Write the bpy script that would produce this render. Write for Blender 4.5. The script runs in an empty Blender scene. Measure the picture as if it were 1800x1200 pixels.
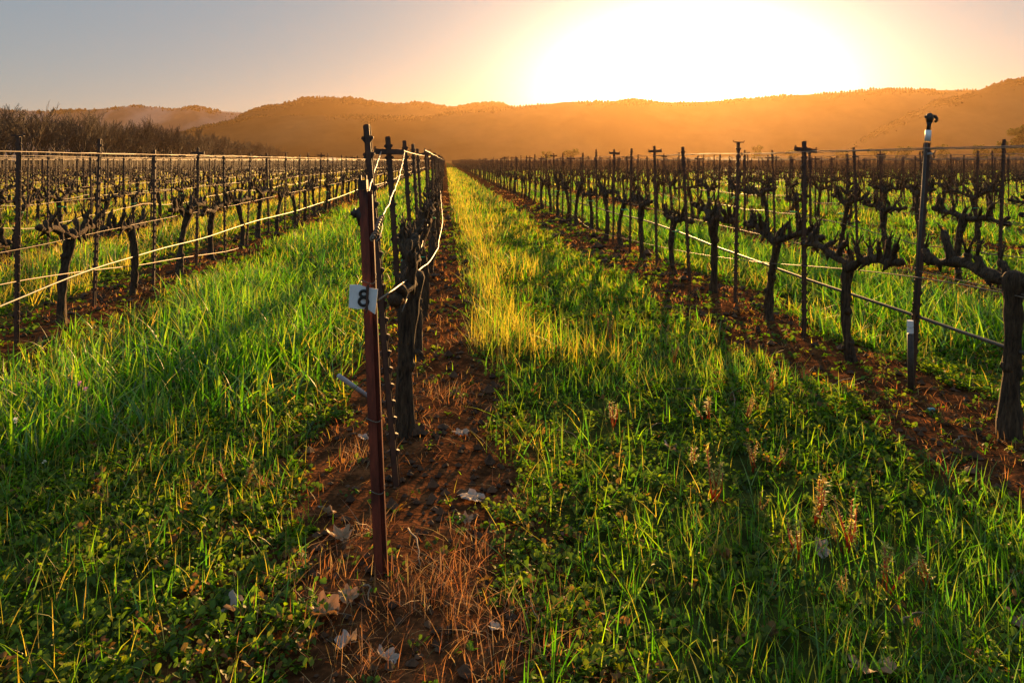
import bpy, math, random
import numpy as np
from mathutils import Vector, noise as mnoise

scn = bpy.context.scene
COL = scn.collection
R = math.radians
rng = np.random.default_rng(8)
random.seed(8)

# ------------------------------------------------------------------ camera
CAM_H = 1.5
F = 1400.0                      # focal length in pixels of the 1800x1200 photograph
PSI = math.atan2(117, F)        # camera turned a little right of the row direction
CP, SP = math.cos(PSI), math.sin(PSI)
HOR = 283.0                     # horizon row
cam_d = bpy.data.cameras.new("camera")
cam = bpy.data.objects.new("camera", cam_d)
COL.objects.link(cam)
cam.location = (0, 0, CAM_H)
cam.rotation_euler = (R(90), 0, -PSI)
cam_d.sensor_width = 36
cam_d.lens = F / 1800 * 36
cam_d.shift_y = -(600 - HOR) / 1800
cam_d.clip_start = 0.05
cam_d.clip_end = 12000
scn.camera = cam

# ------------------------------------------------------------------ sky and sun
SUN_AZ, SUN_EL = R(17.3), R(8.4)
SUN_DIR = Vector((math.sin(SUN_AZ) * math.cos(SUN_EL), math.cos(SUN_AZ) * math.cos(SUN_EL), math.sin(SUN_EL)))
world = bpy.data.worlds.new("World")
scn.world = world
world.use_nodes = True
wn, wl = world.node_tree.nodes, world.node_tree.links
bg = wn['Background']
sky = wn.new('ShaderNodeTexSky')
sky.sky_type = 'NISHITA'
sky.sun_disc = False
sky.sun_elevation = SUN_EL
sky.sun_rotation = SUN_AZ
sky.air_density = 1.0
sky.dust_density = 1.0
sky.ozone_density = 3.0
bg.inputs[1].default_value = SKY = 0.042
# the bright aureole of the low sun in the sky, by angle from the sun
def wmath(op, a, b=None):
    n = wn.new('ShaderNodeMath'); n.operation = op
    for i, q in enumerate((a, b)):
        if q is None: continue
        if isinstance(q, (int, float)): n.inputs[i].default_value = q
        else: wl.new(q, n.inputs[i])
    return n.outputs[0]
wtc = wn.new('ShaderNodeTexCoord')
wsep = wn.new('ShaderNodeSeparateXYZ')
wl.new(wtc.outputs['Generated'], wsep.inputs[0])
AUR_EL = R(4.7)
w_az = wmath('SUBTRACT', wmath('ARCTAN2', wsep.outputs[0], wsep.outputs[1]), SUN_AZ)
w_el = wmath('ARCSINE', wmath('MAXIMUM', wmath('MINIMUM', wsep.outputs[2], 1.0), -1.0))
w_de = wmath('MULTIPLY', wmath('SUBTRACT', w_el, AUR_EL), 1.75)
wang = wmath('SQRT', wmath('ADD', wmath('MULTIPLY', w_az, w_az), wmath('MULTIPLY', w_de, w_de)))
def lobe(deg, power):
    return wmath('EXPONENT', wmath('MULTIPLY', wmath('POWER', wmath('DIVIDE', wang, R(deg)), power), -1.0))
def add_rgb(prev, fac, col):
    m = wn.new('ShaderNodeVectorMath'); m.operation = 'SCALE'
    m.inputs[0].default_value = col; wl.new(fac, m.inputs['Scale'])
    a = wn.new('ShaderNodeVectorMath'); a.operation = 'ADD'
    wl.new(prev, a.inputs[0]); wl.new(m.outputs[0], a.inputs[1])
    return a.outputs[0]
sg = wn.new('ShaderNodeVectorMath'); sg.operation = 'SCALE'; sg.inputs['Scale'].default_value = 0.13
wl.new(sky.outputs[0], sg.inputs[0]); acc = sg.outputs[0]
for deg, pw, col in ((6.3, 1.6, (52, 47, 38)), (16, 1.6, (0.9, 1.15, 0.85)), (28, 2.0, (-1.1, -0.3, -0.4)), (400, 2.0, (1.5, 2.1, 2.65))):
    acc = add_rgb(acc, lobe(deg, pw), col)
acc = add_rgb(acc, wmath('EXPONENT', wmath('MULTIPLY', wmath('ABSOLUTE', w_el), -1.0 / R(4.5))), (1.3, 1.25, 0.15))
w_fill = wmath('MINIMUM', wmath('MAXIMUM', wmath('DIVIDE', wmath('SUBTRACT', w_el, R(14)), R(30)), 0.0), 1.0)  # extra brightness in the unseen upper sky, added as fill light
acc = add_rgb(acc, w_fill, (1.0, 1.3, 1.5))
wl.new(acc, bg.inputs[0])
sd = bpy.data.lights.new("sun", 'SUN')
sd.energy = 5.0
sd.angle = R(0.6)
sd.color = (1.0, 0.54, 0.18)
sun = bpy.data.objects.new("sun", sd)
COL.objects.link(sun)
sun.rotation_euler = SUN_DIR.to_track_quat('Z', 'Y').to_euler()
sun.location = (20, 60, 30)

HAZE_DENSITY = 0.000088
HAZE_COLOR = (0.64, 0.41, 0.21)
HAZE_G = 0.70

scn.view_settings.view_transform = 'Standard'
scn.view_settings.look = 'None'
scn.view_settings.exposure = 1.7
scn.view_settings.gamma = 1.0
cy = scn.cycles
cy.max_bounces = 6
cy.diffuse_bounces = 3
cy.glossy_bounces = 2
cy.transmission_bounces = 4
cy.transparent_max_bounces = 6
cy.volume_bounces = 0
cy.sample_clamp_indirect = 6
cy.caustics_reflective = False
cy.caustics_refractive = False

# ------------------------------------------------------------------ helpers
def unproj(px, py, z):
    """point that the photograph shows at pixel px,py, z metres in front of the lens"""
    u = (px - 900) / F * z
    return (u * CP + z * SP, -u * SP + z * CP, CAM_H - (py - HOR) / F * z)

def on_ground(px, py):
    z = CAM_H * F / (py - HOR)
    x, y, _ = unproj(px, py, z)
    return x, y

def proj(x, y, h):
    z = y * CP + x * SP
    u = x * CP - y * SP
    return 900 + F * u / z, HOR + F * (CAM_H - h) / z, z

_ph = np.random.default_rng(77)
_waves = [(_ph.uniform(-1, 1, 2) * fr, _ph.uniform(0, 6.28), fr) for fr in (1, 1, 1, 1, 2.1, 2.1, 2.1, 4.3, 4.3, 4.3, 8.7, 8.7)]
def nz(x, y, s=1.0, o=0.0):
    """smooth value about -1..1"""
    x = np.asarray(x, float); y = np.asarray(y, float)
    t = 0; w = 0
    for (k, p, fr) in _waves:
        a = 1 / fr ** 0.8
        t = t + a * np.sin((x * k[0] + y * k[1]) * 2.2 * s + p + o * (1 + k[0])); w += a * 0.5
    return t / w

ROW0, SPACING = -0.225, 3.2
def row_x(k): return ROW0 + SPACING * k
def row_rel(x): return (np.asarray(x, float) - ROW0 + SPACING / 2) % SPACING - SPACING / 2

def gh(x, y):
    x = np.asarray(x, float); y = np.asarray(y, float)
    near = np.clip(1.4 - np.hypot(x, y) / 60, 0, 1)
    r = row_rel(x)
    berm = 0.035 * np.exp(-(r / 0.45) ** 2)
    return near * (0.022 * nz(x, y, 1.3) + 0.012 * nz(x, y, 4.1, 2.0)) + berm * np.clip((y - 1) / 3, 0, 1)

class MB:
    """collects vertices and faces, links them as one mesh object"""
    def __init__(self):
        self.V = []; self.Fc = []; self.C = []; self.n = 0
    def add(self, v, faces, c=None):
        v = np.asarray(v, np.float32).reshape(-1, 3)
        self.V.append(v)
        for f in faces:
            if len(f): self.Fc.append(np.asarray(f, np.int32) + self.n)
        if c is not None:
            c = np.asarray(c, np.float32)
            self.C.append(np.broadcast_to(c, (len(v), 3)))
        self.n += len(v)
    def box(self, cx, cy_, cz, sx, sy, sz):
        v = [(cx + a * sx / 2, cy_ + b * sy / 2, cz + c * sz / 2) for c in (-1, 1) for b in (-1, 1) for a in (-1, 1)]
        self.add(v, [[(0, 2, 3, 1), (4, 5, 7, 6), (0, 1, 5, 4), (2, 6, 7, 3), (0, 4, 6, 2), (1, 3, 7, 5)]])
    def tube(self, pts, rad, n=8, rough=0.0, ridges=0.0, seed=0, cap=True):
        P = np.asarray(pts, float); m = len(P)
        rad = np.broadcast_to(np.asarray(rad, float), (m,))
        T = np.gradient(P, axis=0); T /= np.linalg.norm(T, axis=1)[:, None] + 1e-9
        ref = np.array([1.0, 0, 0]) if abs(T[0][0]) < 0.8 else np.array([0, 0, 1.0])
        N = np.cross(T[0], ref); N /= np.linalg.norm(N)
        rr = np.random.default_rng(seed)
        ph = rr.uniform(0, 6.28, 4)
        a = np.arange(n) * 2 * np.pi / n
        vs = []
        for i in range(m):
            N = N - T[i] * N.dot(T[i]); N /= np.linalg.norm(N) + 1e-9
            B = np.cross(T[i], N)
            k = 1 + ridges * (np.sin(2 * a + ph[0] + i * .35) * .5 + np.sin(3 * a + ph[1] - i * .2) * .5)
            if rough: k = k + rr.normal(0, rough, n)
            vs.append(P[i] + (np.cos(a) * rad[i] * k)[:, None] * N + (np.sin(a) * rad[i] * k)[:, None] * B)
        v = np.concatenate(vs)
        i, j = np.meshgrid(np.arange(m - 1), np.arange(n), indexing='ij')
        q = np.stack([i * n + j, i * n + (j + 1) % n, (i + 1) * n + (j + 1) % n, (i + 1) * n + j], -1).reshape(-1, 4)
        fs = [q]
        if cap:
            v = np.concatenate([v, P[:1], P[-1:]])
            c0, c1 = m * n, m * n + 1
            j = np.arange(n)
            fs.append(np.stack([np.full(n, c0), (j + 1) % n, j], -1))
            fs.append(np.stack([np.full(n, c1), (m - 1) * n + j, (m - 1) * n + (j + 1) % n], -1))
        self.add(v, fs)
    def arrays(self):
        return np.concatenate(self.V), self.Fc
    def mesh(self, name, mat, smooth=True):
        V = np.concatenate(self.V)
        me = bpy.data.meshes.new(name)
        me.vertices.add(len(V)); me.vertices.foreach_set('co', V.ravel().astype(np.float32))
        loops = np.concatenate([f.ravel() for f in self.Fc])
        tot = np.concatenate([np.full(len(f), f.shape[1], np.int32) for f in self.Fc])
        st = np.concatenate([[0], np.cumsum(tot)[:-1]]).astype(np.int32)
        me.loops.add(len(loops)); me.loops.foreach_set('vertex_index', loops.astype(np.int32))
        me.polygons.add(len(tot)); me.polygons.foreach_set('loop_start', st)
        me.polygons.foreach_set('loop_total', tot)
        me.update(calc_edges=True)
        me.polygons.foreach_set('use_smooth', np.full(len(tot), smooth))
        if self.C:
            at = me.color_attributes.new('col', 'FLOAT_COLOR', 'POINT')
            c = np.concatenate(self.C)
            at.data.foreach_set('color', np.concatenate([c, np.ones((len(c), 1), np.float32)], 1).ravel().astype(np.float32))
        if mat: me.materials.append(mat)
        return me
    def build(self, name, mat, parent=None, smooth=True):
        return link(name, self.mesh(name, mat, smooth), parent)

def link(name, me, parent=None):
    o = bpy.data.objects.new(name, me)
    COL.objects.link(o)
    if parent is not None: o.parent = parent
    return o

def tag(o, label=None, cat=None, group=None, kind=None):
    if label: o['label'] = label
    if cat: o['category'] = cat
    if group: o['group'] = group
    if kind: o['kind'] = kind
    return o

def thing(name, label, cat, loc=(0, 0, 0), group=None):
    o = bpy.data.objects.new(name, None)
    o.empty_display_size = 0.1
    COL.objects.link(o); o.location = loc
    return tag(o, label, cat, group)

def dup_tree(o, parent=None):
    c = o.copy(); COL.objects.link(c)
    if parent is not None: c.parent = parent
    for ch in list(o.children): dup_tree(ch, c)
    return c

ORD = ['nearest', 'second nearest', 'third nearest', 'fourth nearest', 'fifth nearest', 'sixth nearest', 'seventh nearest', 'eighth nearest', 'ninth nearest', 'tenth nearest', 'eleventh nearest', 'twelfth nearest']
NTH = ['', 'first', 'second', 'third', 'fourth', 'fifth', 'sixth', 'seventh', 'eighth', 'ninth', 'tenth', 'eleventh', 'twelfth', 'thirteenth', 'fourteenth', 'fifteenth', 'sixteenth', 'seventeenth', 'eighteenth', 'nineteenth', 'twentieth']
def row_name(k):
    if k == 0: return 'the middle row'
    side = 'right' if k > 0 else 'left'
    return 'the %s row to the %s' % (NTH[abs(k)] if abs(k) < len(NTH) else 'far', side)

# ------------------------------------------------------------------ materials
def nodes(name):
    m = bpy.data.materials.new(name); m.use_nodes = True
    nt = m.node_tree
    return m, nt, nt.nodes, nt.links, nt.nodes['Principled BSDF']

def surface(name, c1, c2, scale=20, rough=0.8, bump=0.3, metallic=0.0, stretch=(1, 1, 1), spec=0.4, dist=0.01):
    m, nt, N, L, b = nodes(name)
    tc = N.new('ShaderNodeTexCoord'); mp = N.new('ShaderNodeMapping')
    mp.inputs['Scale'].default_value = stretch
    L.new(tc.outputs['Object'], mp.inputs[0])
    no = N.new('ShaderNodeTexNoise'); no.inputs['Scale'].default_value = scale; no.inputs['Detail'].default_value = 6
    no.inputs['Roughness'].default_value = 0.65
    L.new(mp.outputs[0], no.inputs['Vector'])
    cr = N.new('ShaderNodeValToRGB')
    cr.color_ramp.elements[0].position = 0.35; cr.color_ramp.elements[1].position = 0.68
    cr.color_ramp.elements[0].color = (*c1, 1); cr.color_ramp.elements[1].color = (*c2, 1)
    L.new(no.outputs[0], cr.inputs[0]); L.new(cr.outputs[0], b.inputs['Base Color'])
    b.inputs['Roughness'].default_value = rough; b.inputs['Metallic'].default_value = metallic
    b.inputs['Specular IOR Level'].default_value = spec
    if bump:
        bp = N.new('ShaderNodeBump'); bp.inputs['Strength'].default_value = bump; bp.inputs['Distance'].default_value = dist
        L.new(no.outputs[0], bp.inputs['Height']); L.new(bp.outputs[0], b.inputs['Normal'])
    return m

def leafy(name, trans=0.55, gloss=0.05, boost=(1.5, 1.5, 0.9), color=None, rough=0.45):
    m = bpy.data.materials.new(name); m.use_nodes = True
    nt = m.node_tree; N, L = nt.nodes, nt.links
    N.remove(N['Principled BSDF']); out = N['Material Output']
    if color is None:
        at = N.new('ShaderNodeAttribute'); at.attribute_name = 'col'; src = at.outputs['Color']
    else:
        rgb = N.new('ShaderNodeRGB'); rgb.outputs[0].default_value = (*color, 1); src = rgb.outputs[0]
    d = N.new('ShaderNodeBsdfDiffuse'); L.new(src, d.inputs[0])
    mul = N.new('ShaderNodeMix'); mul.data_type = 'RGBA'; mul.blend_type = 'MULTIPLY'; mul.inputs[0].default_value = 1
    L.new(src, mul.inputs[6]); mul.inputs[7].default_value = (*boost, 1)
    t = N.new('ShaderNodeBsdfTranslucent'); L.new(mul.outputs[2], t.inputs[0])
    mx = N.new('ShaderNodeMixShader'); mx.inputs[0].default_value = trans
    L.new(d.outputs[0], mx.inputs[1]); L.new(t.outputs[0], mx.inputs[2])
    g = N.new('ShaderNodeBsdfGlossy'); g.inputs['Roughness'].default_value = rough
    g.inputs[0].default_value = (1, 1, 1, 1)
    m2 = N.new('ShaderNodeMixShader'); m2.inputs[0].default_value = gloss
    L.new(mx.outputs[0], m2.inputs[1]); L.new(g.outputs[0], m2.inputs[2])
    L.new(m2.outputs[0], out.inputs[0])
    return m

M = {}
M['bark'] = surface('vine_bark', (0.016, 0.009, 0.005), (0.13, 0.08, 0.045), 38, 0.95, 1.0, stretch=(1.8, 1.8, 0.28), dist=0.03)
M['rust'] = surface('rusty_steel', (0.035, 0.014, 0.009), (0.11, 0.045, 0.025), 24, 0.62, 0.3, stretch=(1, 1, 0.5), dist=0.003, spec=0.5)
M['rust_flare'] = surface('rust_and_flare_red', (0.03, 0.006, 0.004), (0.30, 0.055, 0.026), 16, 0.6, 0.9, stretch=(1, 1, 0.3), dist=0.004, spec=0.5)  # rust brown, with the red glow of lens flare mixed into its colour
M['dark_steel'] = surface('dark_steel', (0.02, 0.015, 0.012), (0.06, 0.04, 0.03), 40, 0.5, 0.2, dist=0.002)
M['wire'] = surface('wire_steel', (0.13, 0.10, 0.08), (0.24, 0.19, 0.15), 30, 0.55, 0, metallic=0.4)
M['hose'] = surface('drip_hose_plastic', (0.04, 0.033, 0.028), (0.09, 0.075, 0.06), 12, 0.5, 0, spec=0.45)
M['white'] = surface('white_paint', (0.70, 0.72, 0.76), (0.82, 0.84, 0.88), 30, 0.5, 0.05, dist=0.001)
M['black'] = surface('black_paint', (0.008, 0.008, 0.008), (0.02, 0.018, 0.016), 30, 0.5, 0)
M['grey_pipe'] = surface('weathered_grey_pipe', (0.30, 0.30, 0.34), (0.45, 0.44, 0.48), 40, 0.6, 0.2, dist=0.002)
M['teal'] = surface('teal_plastic', (0.10, 0.35, 0.38), (0.16, 0.45, 0.46), 20, 0.4, 0)
M['grass'] = leafy('grass_blades', 0.6, 0.05, (1.5, 1.9, 0.4))
M['clover'] = leafy('clover_leaves', 0.5, 0.015, (1.5, 1.9, 0.4))
M['dry'] = leafy('dry_stalks', 0.5, 0.03, (1.3, 1.1, 0.8))
M['leaf'] = leafy('fallen_leaf', 0.25, 0.03, (1.1, 0.9, 0.6))
M['petal'] = leafy('petals', 0.4, 0.02, (1, 1, 1))
M['tie'] = leafy('green_tie', 0.5, 0.1, (1, 1, 1), color=(0.03, 0.55, 0.22))
M['twig'] = surface('twig_bark', (0.12, 0.08, 0.05), (0.26, 0.19, 0.13), 40, 0.8, 0.2, dist=0.002)
M['treebark'] = surface('tree_bark', (0.05, 0.035, 0.022), (0.11, 0.08, 0.05), 6, 0.9, 0.2)
M['treeleaf'] = leafy('tree_foliage', 0.3, 0.0, (1.2, 1.2, 0.7))
M['roof'] = surface('pale_roof_sheet', (0.45, 0.40, 0.34), (0.6, 0.55, 0.48), 3, 0.4, 0)
M['shedwall'] = surface('shed_boards', (0.45, 0.42, 0.38), (0.58, 0.54, 0.5), 3, 0.7, 0)

def ground_material():
    m, nt, N, L, b = nodes('vineyard_soil')
    def math_(op, a, c=None, cl=False):
        n = N.new('ShaderNodeMath'); n.operation = op; n.use_clamp = cl
        for i, q in enumerate((a, c)):
            if q is None: continue
            if isinstance(q, (int, float)): n.inputs[i].default_value = q
            else: L.new(q, n.inputs[i])
        return n.outputs[0]
    tc = N.new('ShaderNodeTexCoord'); sep = N.new('ShaderNodeSeparateXYZ')
    L.new(tc.outputs['Object'], sep.inputs[0])
    def noise(scale, detail=5):
        n = N.new('ShaderNodeTexNoise'); n.inputs['Scale'].default_value = scale; n.inputs['Detail'].default_value = detail
        L.new(tc.outputs['Object'], n.inputs['Vector']); return n.outputs[0]
    n1, n2, n3 = noise(1.6), noise(9.0, 8), noise(45.0, 6)
    x = math_('ADD', sep.outputs[0], -ROW0 + SPACING / 2 + SPACING * 200)
    r = math_('ABSOLUTE', math_('ADD', math_('MODULO', x, SPACING), -SPACING / 2))
    d = math_('ADD', r, math_('MULTIPLY', math_('ADD', n1, -0.5), 0.5))
    mask = math_('MULTIPLY', math_('ADD', math_('MULTIPLY', d, -1), 0.76), 6, True)       # 1 on the bare strip
    soil = N.new('ShaderNodeValToRGB')
    e = soil.color_ramp.elements
    e[0].position = 0.3; e[0].color = (0.022, 0.010, 0.005, 1)
    e[1].position = 0.72; e[1].color = (0.25, 0.095, 0.036, 1)
    k = soil.color_ramp.elements.new(0.5); k.color = (0.075, 0.032, 0.014, 1)
    L.new(math_('ADD', math_('MULTIPLY', n2, 0.6), math_('MULTIPLY', n3, 0.4)), soil.inputs[0])
    turf = N.new('ShaderNodeValToRGB')
    e = turf.color_ramp.elements
    e[0].position = 0.35; e[0].color = (0.022, 0.030, 0.008, 1)
    e[1].position = 0.7; e[1].color = (0.07, 0.085, 0.018, 1)
    L.new(n2, turf.inputs[0])
    mix = N.new('ShaderNodeMix'); mix.data_type = 'RGBA'
    L.new(mask, mix.inputs[0]); L.new(turf.outputs[0], mix.inputs[6]); L.new(soil.outputs[0], mix.inputs[7])
    L.new(mix.outputs[2], b.inputs['Base Color'])
    b.inputs['Roughness'].default_value = 1.0; b.inputs['Specular IOR Level'].default_value = 0.0
    bp = N.new('ShaderNodeBump'); bp.inputs['Strength'].default_value = 0.9; bp.inputs['Distance'].default_value = 0.03
    L.new(math_('ADD', n2, math_('MULTIPLY', n3, 0.4)), bp.inputs['Height']); L.new(bp.outputs[0], b.inputs['Normal'])
    return m
M['ground'] = ground_material()

def hill_material(name, ca, cb, scale):
    m, nt, N, L, b = nodes(name)
    tc = N.new('ShaderNodeTexCoord')
    no = N.new('ShaderNodeTexNoise'); no.inputs['Scale'].default_value = scale; no.inputs['Detail'].default_value = 8
    L.new(tc.outputs['Object'], no.inputs['Vector'])
    cr = N.new('ShaderNodeValToRGB')
    cr.color_ramp.elements[0].position = 0.4; cr.color_ramp.elements[1].position = 0.65
    cr.color_ramp.elements[0].color = (*ca, 1); cr.color_ramp.elements[1].color = (*cb, 1)
    L.new(no.outputs[0], cr.inputs[0]); L.new(cr.outputs[0], b.inputs['Base Color'])
    b.inputs['Roughness'].default_value = 1; b.inputs['Specular IOR Level'].default_value = 0
    bp = N.new('ShaderNodeBump'); bp.inputs['Strength'].default_value = 0.35; bp.inputs['Distance'].default_value = 5
    L.new(no.outputs[0], bp.inputs['Height']); L.new(bp.outputs[0], b.inputs['Normal'])
    return m
M['hill'] = hill_material('wooded_slope', (0.015, 0.016, 0.009), (0.085, 0.068, 0.036), 0.006)
M['hazed_far_slope'] = hill_material('hazed_far_slope', (0.10, 0.085, 0.075), (0.30, 0.25, 0.22), 0.009)  # paler than the other hills: haze brightening put into the base colour
M['hill_tree'] = hill_material('hill_trees', (0.02, 0.024, 0.012), (0.045, 0.045, 0.022), 0.05)

# ------------------------------------------------------------------ ground sheet
def ground():
    def axis(a, b, near0, near1, step):
        mid = np.arange(near0, near1 + 1e-6, step)
        lo, hi = [], []
        s, p = step, near0
        while p > a: s *= 1.35; p -= s; lo.append(max(p, a))
        s, p = step, near1
        while p < b: s *= 1.35; p += s; hi.append(min(p, b))
        return np.concatenate([lo[::-1], mid, hi])
    xs = axis(-2600, 2600, -9, 9, 0.09); ys = axis(-60, 3400, -1, 22, 0.09)
    X, Y = np.meshgrid(xs, ys)
    Z = gh(X, Y) + 0.008 * nz(X, Y, 11, 5) * (np.hypot(X, Y) < 30)
    m, n = X.shape
    i, j = np.meshgrid(np.arange(m - 1), np.arange(n - 1), indexing='ij')
    q = np.stack([i * n + j, i * n + j + 1, (i + 1) * n + j + 1, (i + 1) * n + j], -1).reshape(-1, 4)
    b = MB(); b.add(np.stack([X, Y, Z], -1).reshape(-1, 3), [q])
    o = b.build('ground', M['ground']); tag(o, kind='structure')
ground()

# ------------------------------------------------------------------ hills
def hill(name, crest, D, depth, base_drop=0.0, seed=0, trees=3500, th=(2, 4)):
    px = np.array([c[0] for c in crest], float); py = np.array([c[1] for c in crest], float)
    xs = np.linspace(px[0], px[-1], 420)
    cr = np.interp(xs, px, py)
    ker = np.ones(9) / 9; crs = np.convolve(np.pad(cr, 4, 'edge'), ker, 'valid')
    Hc = (HOR - crs) / F * D + CAM_H
    r = np.random.default_rng(seed)
    Hc = Hc * (1 + 0.010 * nz(xs / 30, xs * 0 + seed, 1.0)) + 0.006 * D / F * 100 * nz(xs / 7, xs * 0 + seed, 1.0, 3) * 0.25
    ss = np.linspace(-1, 1, 41)
    V = []
    for s in ss:
        z = D + s * depth
        u = (xs - 900) / F * D * (1 + 0.0 * s)
        prof = np.clip(1 - abs(s) ** 1.25, 0, 1)
        ridge = 0.22 * nz(xs / 55, xs * 0 + s * 2.2, 1.0, seed) * abs(s) * (1 - abs(s)) * 2.2
        h = np.maximum(Hc * (prof * (1 + ridge * 1.0)) - 1.0 * abs(s), -0.6)
        V.append(np.stack([u * CP + z * SP, -u * SP + z * CP, h], -1))
    V = np.array(V); m, n = V.shape[:2]
    i, j = np.meshgrid(np.arange(m - 1), np.arange(n - 1), indexing='ij')
    q = np.stack([i * n + j, i * n + j + 1, (i + 1) * n + j + 1, (i + 1) * n + j], -1).reshape(-1, 4)
    b = MB(); b.add(V.reshape(-1, 3), [q])
    tag(b.build(name, M['hazed_far_slope' if D > 2000 else 'hill']), kind='structure')
    # forest on crest and on the near slope
    t = MB()
    for k in range(trees):
        si = int(np.clip(r.normal(19.8, 1.0), 0, m - 1))
        xi = r.integers(0, n)
        p = V[si, xi]; hgt = r.uniform(*th) * D / 1400 * r.choice([.7, 1, 1, 1.25]); w = hgt * r.uniform(.22, .5)
        clump = nz(xi / 9.0, 3.3, 1, seed)
        if r.uniform(-.9, .3) > clump: continue
        hgt *= np.clip(1.05 + .6 * clump, .5, 1.8); w = hgt * r.uniform(.25, .7)
        a = np.arange(6) * np.pi / 3 + r.uniform(0, 1)
        rings = [(0.0, .55), (.35, 1.0), (.7, .62 if r.random() < .6 else .9)]
        vv = [np.stack([p[0] + np.cos(a) * w * q_ * r.uniform(.8, 1.2, 6), p[1] + np.sin(a) * w * q_, np.full(6, p[2] - .1 * hgt + hgt * z_)], -1) for z_, q_ in rings]
        vv.append(np.array([[p[0], p[1], p[2] + hgt]]))
        f4 = [(g * 6 + c, g * 6 + (c + 1) % 6, g * 6 + 6 + (c + 1) % 6, g * 6 + 6 + c) for g in range(2) for c in range(6)]
        f3 = [(12 + c, 12 + (c + 1) % 6, 18) for c in range(6)]
        t.add(np.concatenate(vv), [f4, f3])
    o = t.build('hill_forest', M['hill_tree']); tag(o, kind='stuff')
    return o

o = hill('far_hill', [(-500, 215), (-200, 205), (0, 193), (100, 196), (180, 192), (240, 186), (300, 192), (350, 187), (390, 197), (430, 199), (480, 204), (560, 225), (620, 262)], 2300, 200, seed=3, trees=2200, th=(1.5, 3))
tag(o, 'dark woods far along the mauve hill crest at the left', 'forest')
o = hill('middle_hill', [(100, 275), (260, 246), (340, 230), (385, 218), (420, 207), (450, 194), (490, 183), (530, 174), (580, 171), (620, 175), (660, 182), (700, 183), (740, 181), (790, 190), (830, 185), (880, 180), (905, 190), (940, 205), (1000, 262)], 1800, 170, seed=5, trees=3500, th=(2, 4))
tag(o, 'fringe of conifers on the rounded hill behind the sign post', 'forest')
o = hill('long_hill', [(150, 275), (330, 232), (460, 203), (560, 204), (640, 205), (720, 206), (790, 200), (850, 195), (900, 188), (960, 183), (1010, 178), (1060, 181), (1120, 177), (1180, 180), (1260, 178), (1340, 172), (1420, 166), (1500, 161), (1560, 158), (1600, 157), (1660, 160), (1710, 158), (1800, 160), (2000, 170), (2300, 200)], 1400, 230, seed=7, trees=7000, th=(1.8, 3.6))
tag(o, 'woods along the long ridge below the sun', 'forest')
o = hill('near_hill', [(1470, 275), (1540, 232), (1600, 200), (1640, 181), (1700, 165), (1750, 148), (1800, 140), (1900, 130), (2050, 128), (2300, 150), (2600, 200)], 1050, 170, seed=9, trees=4500, th=(1.8, 3.6))
tag(o, 'woods on the closest hill rising at the right edge', 'forest')

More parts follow.
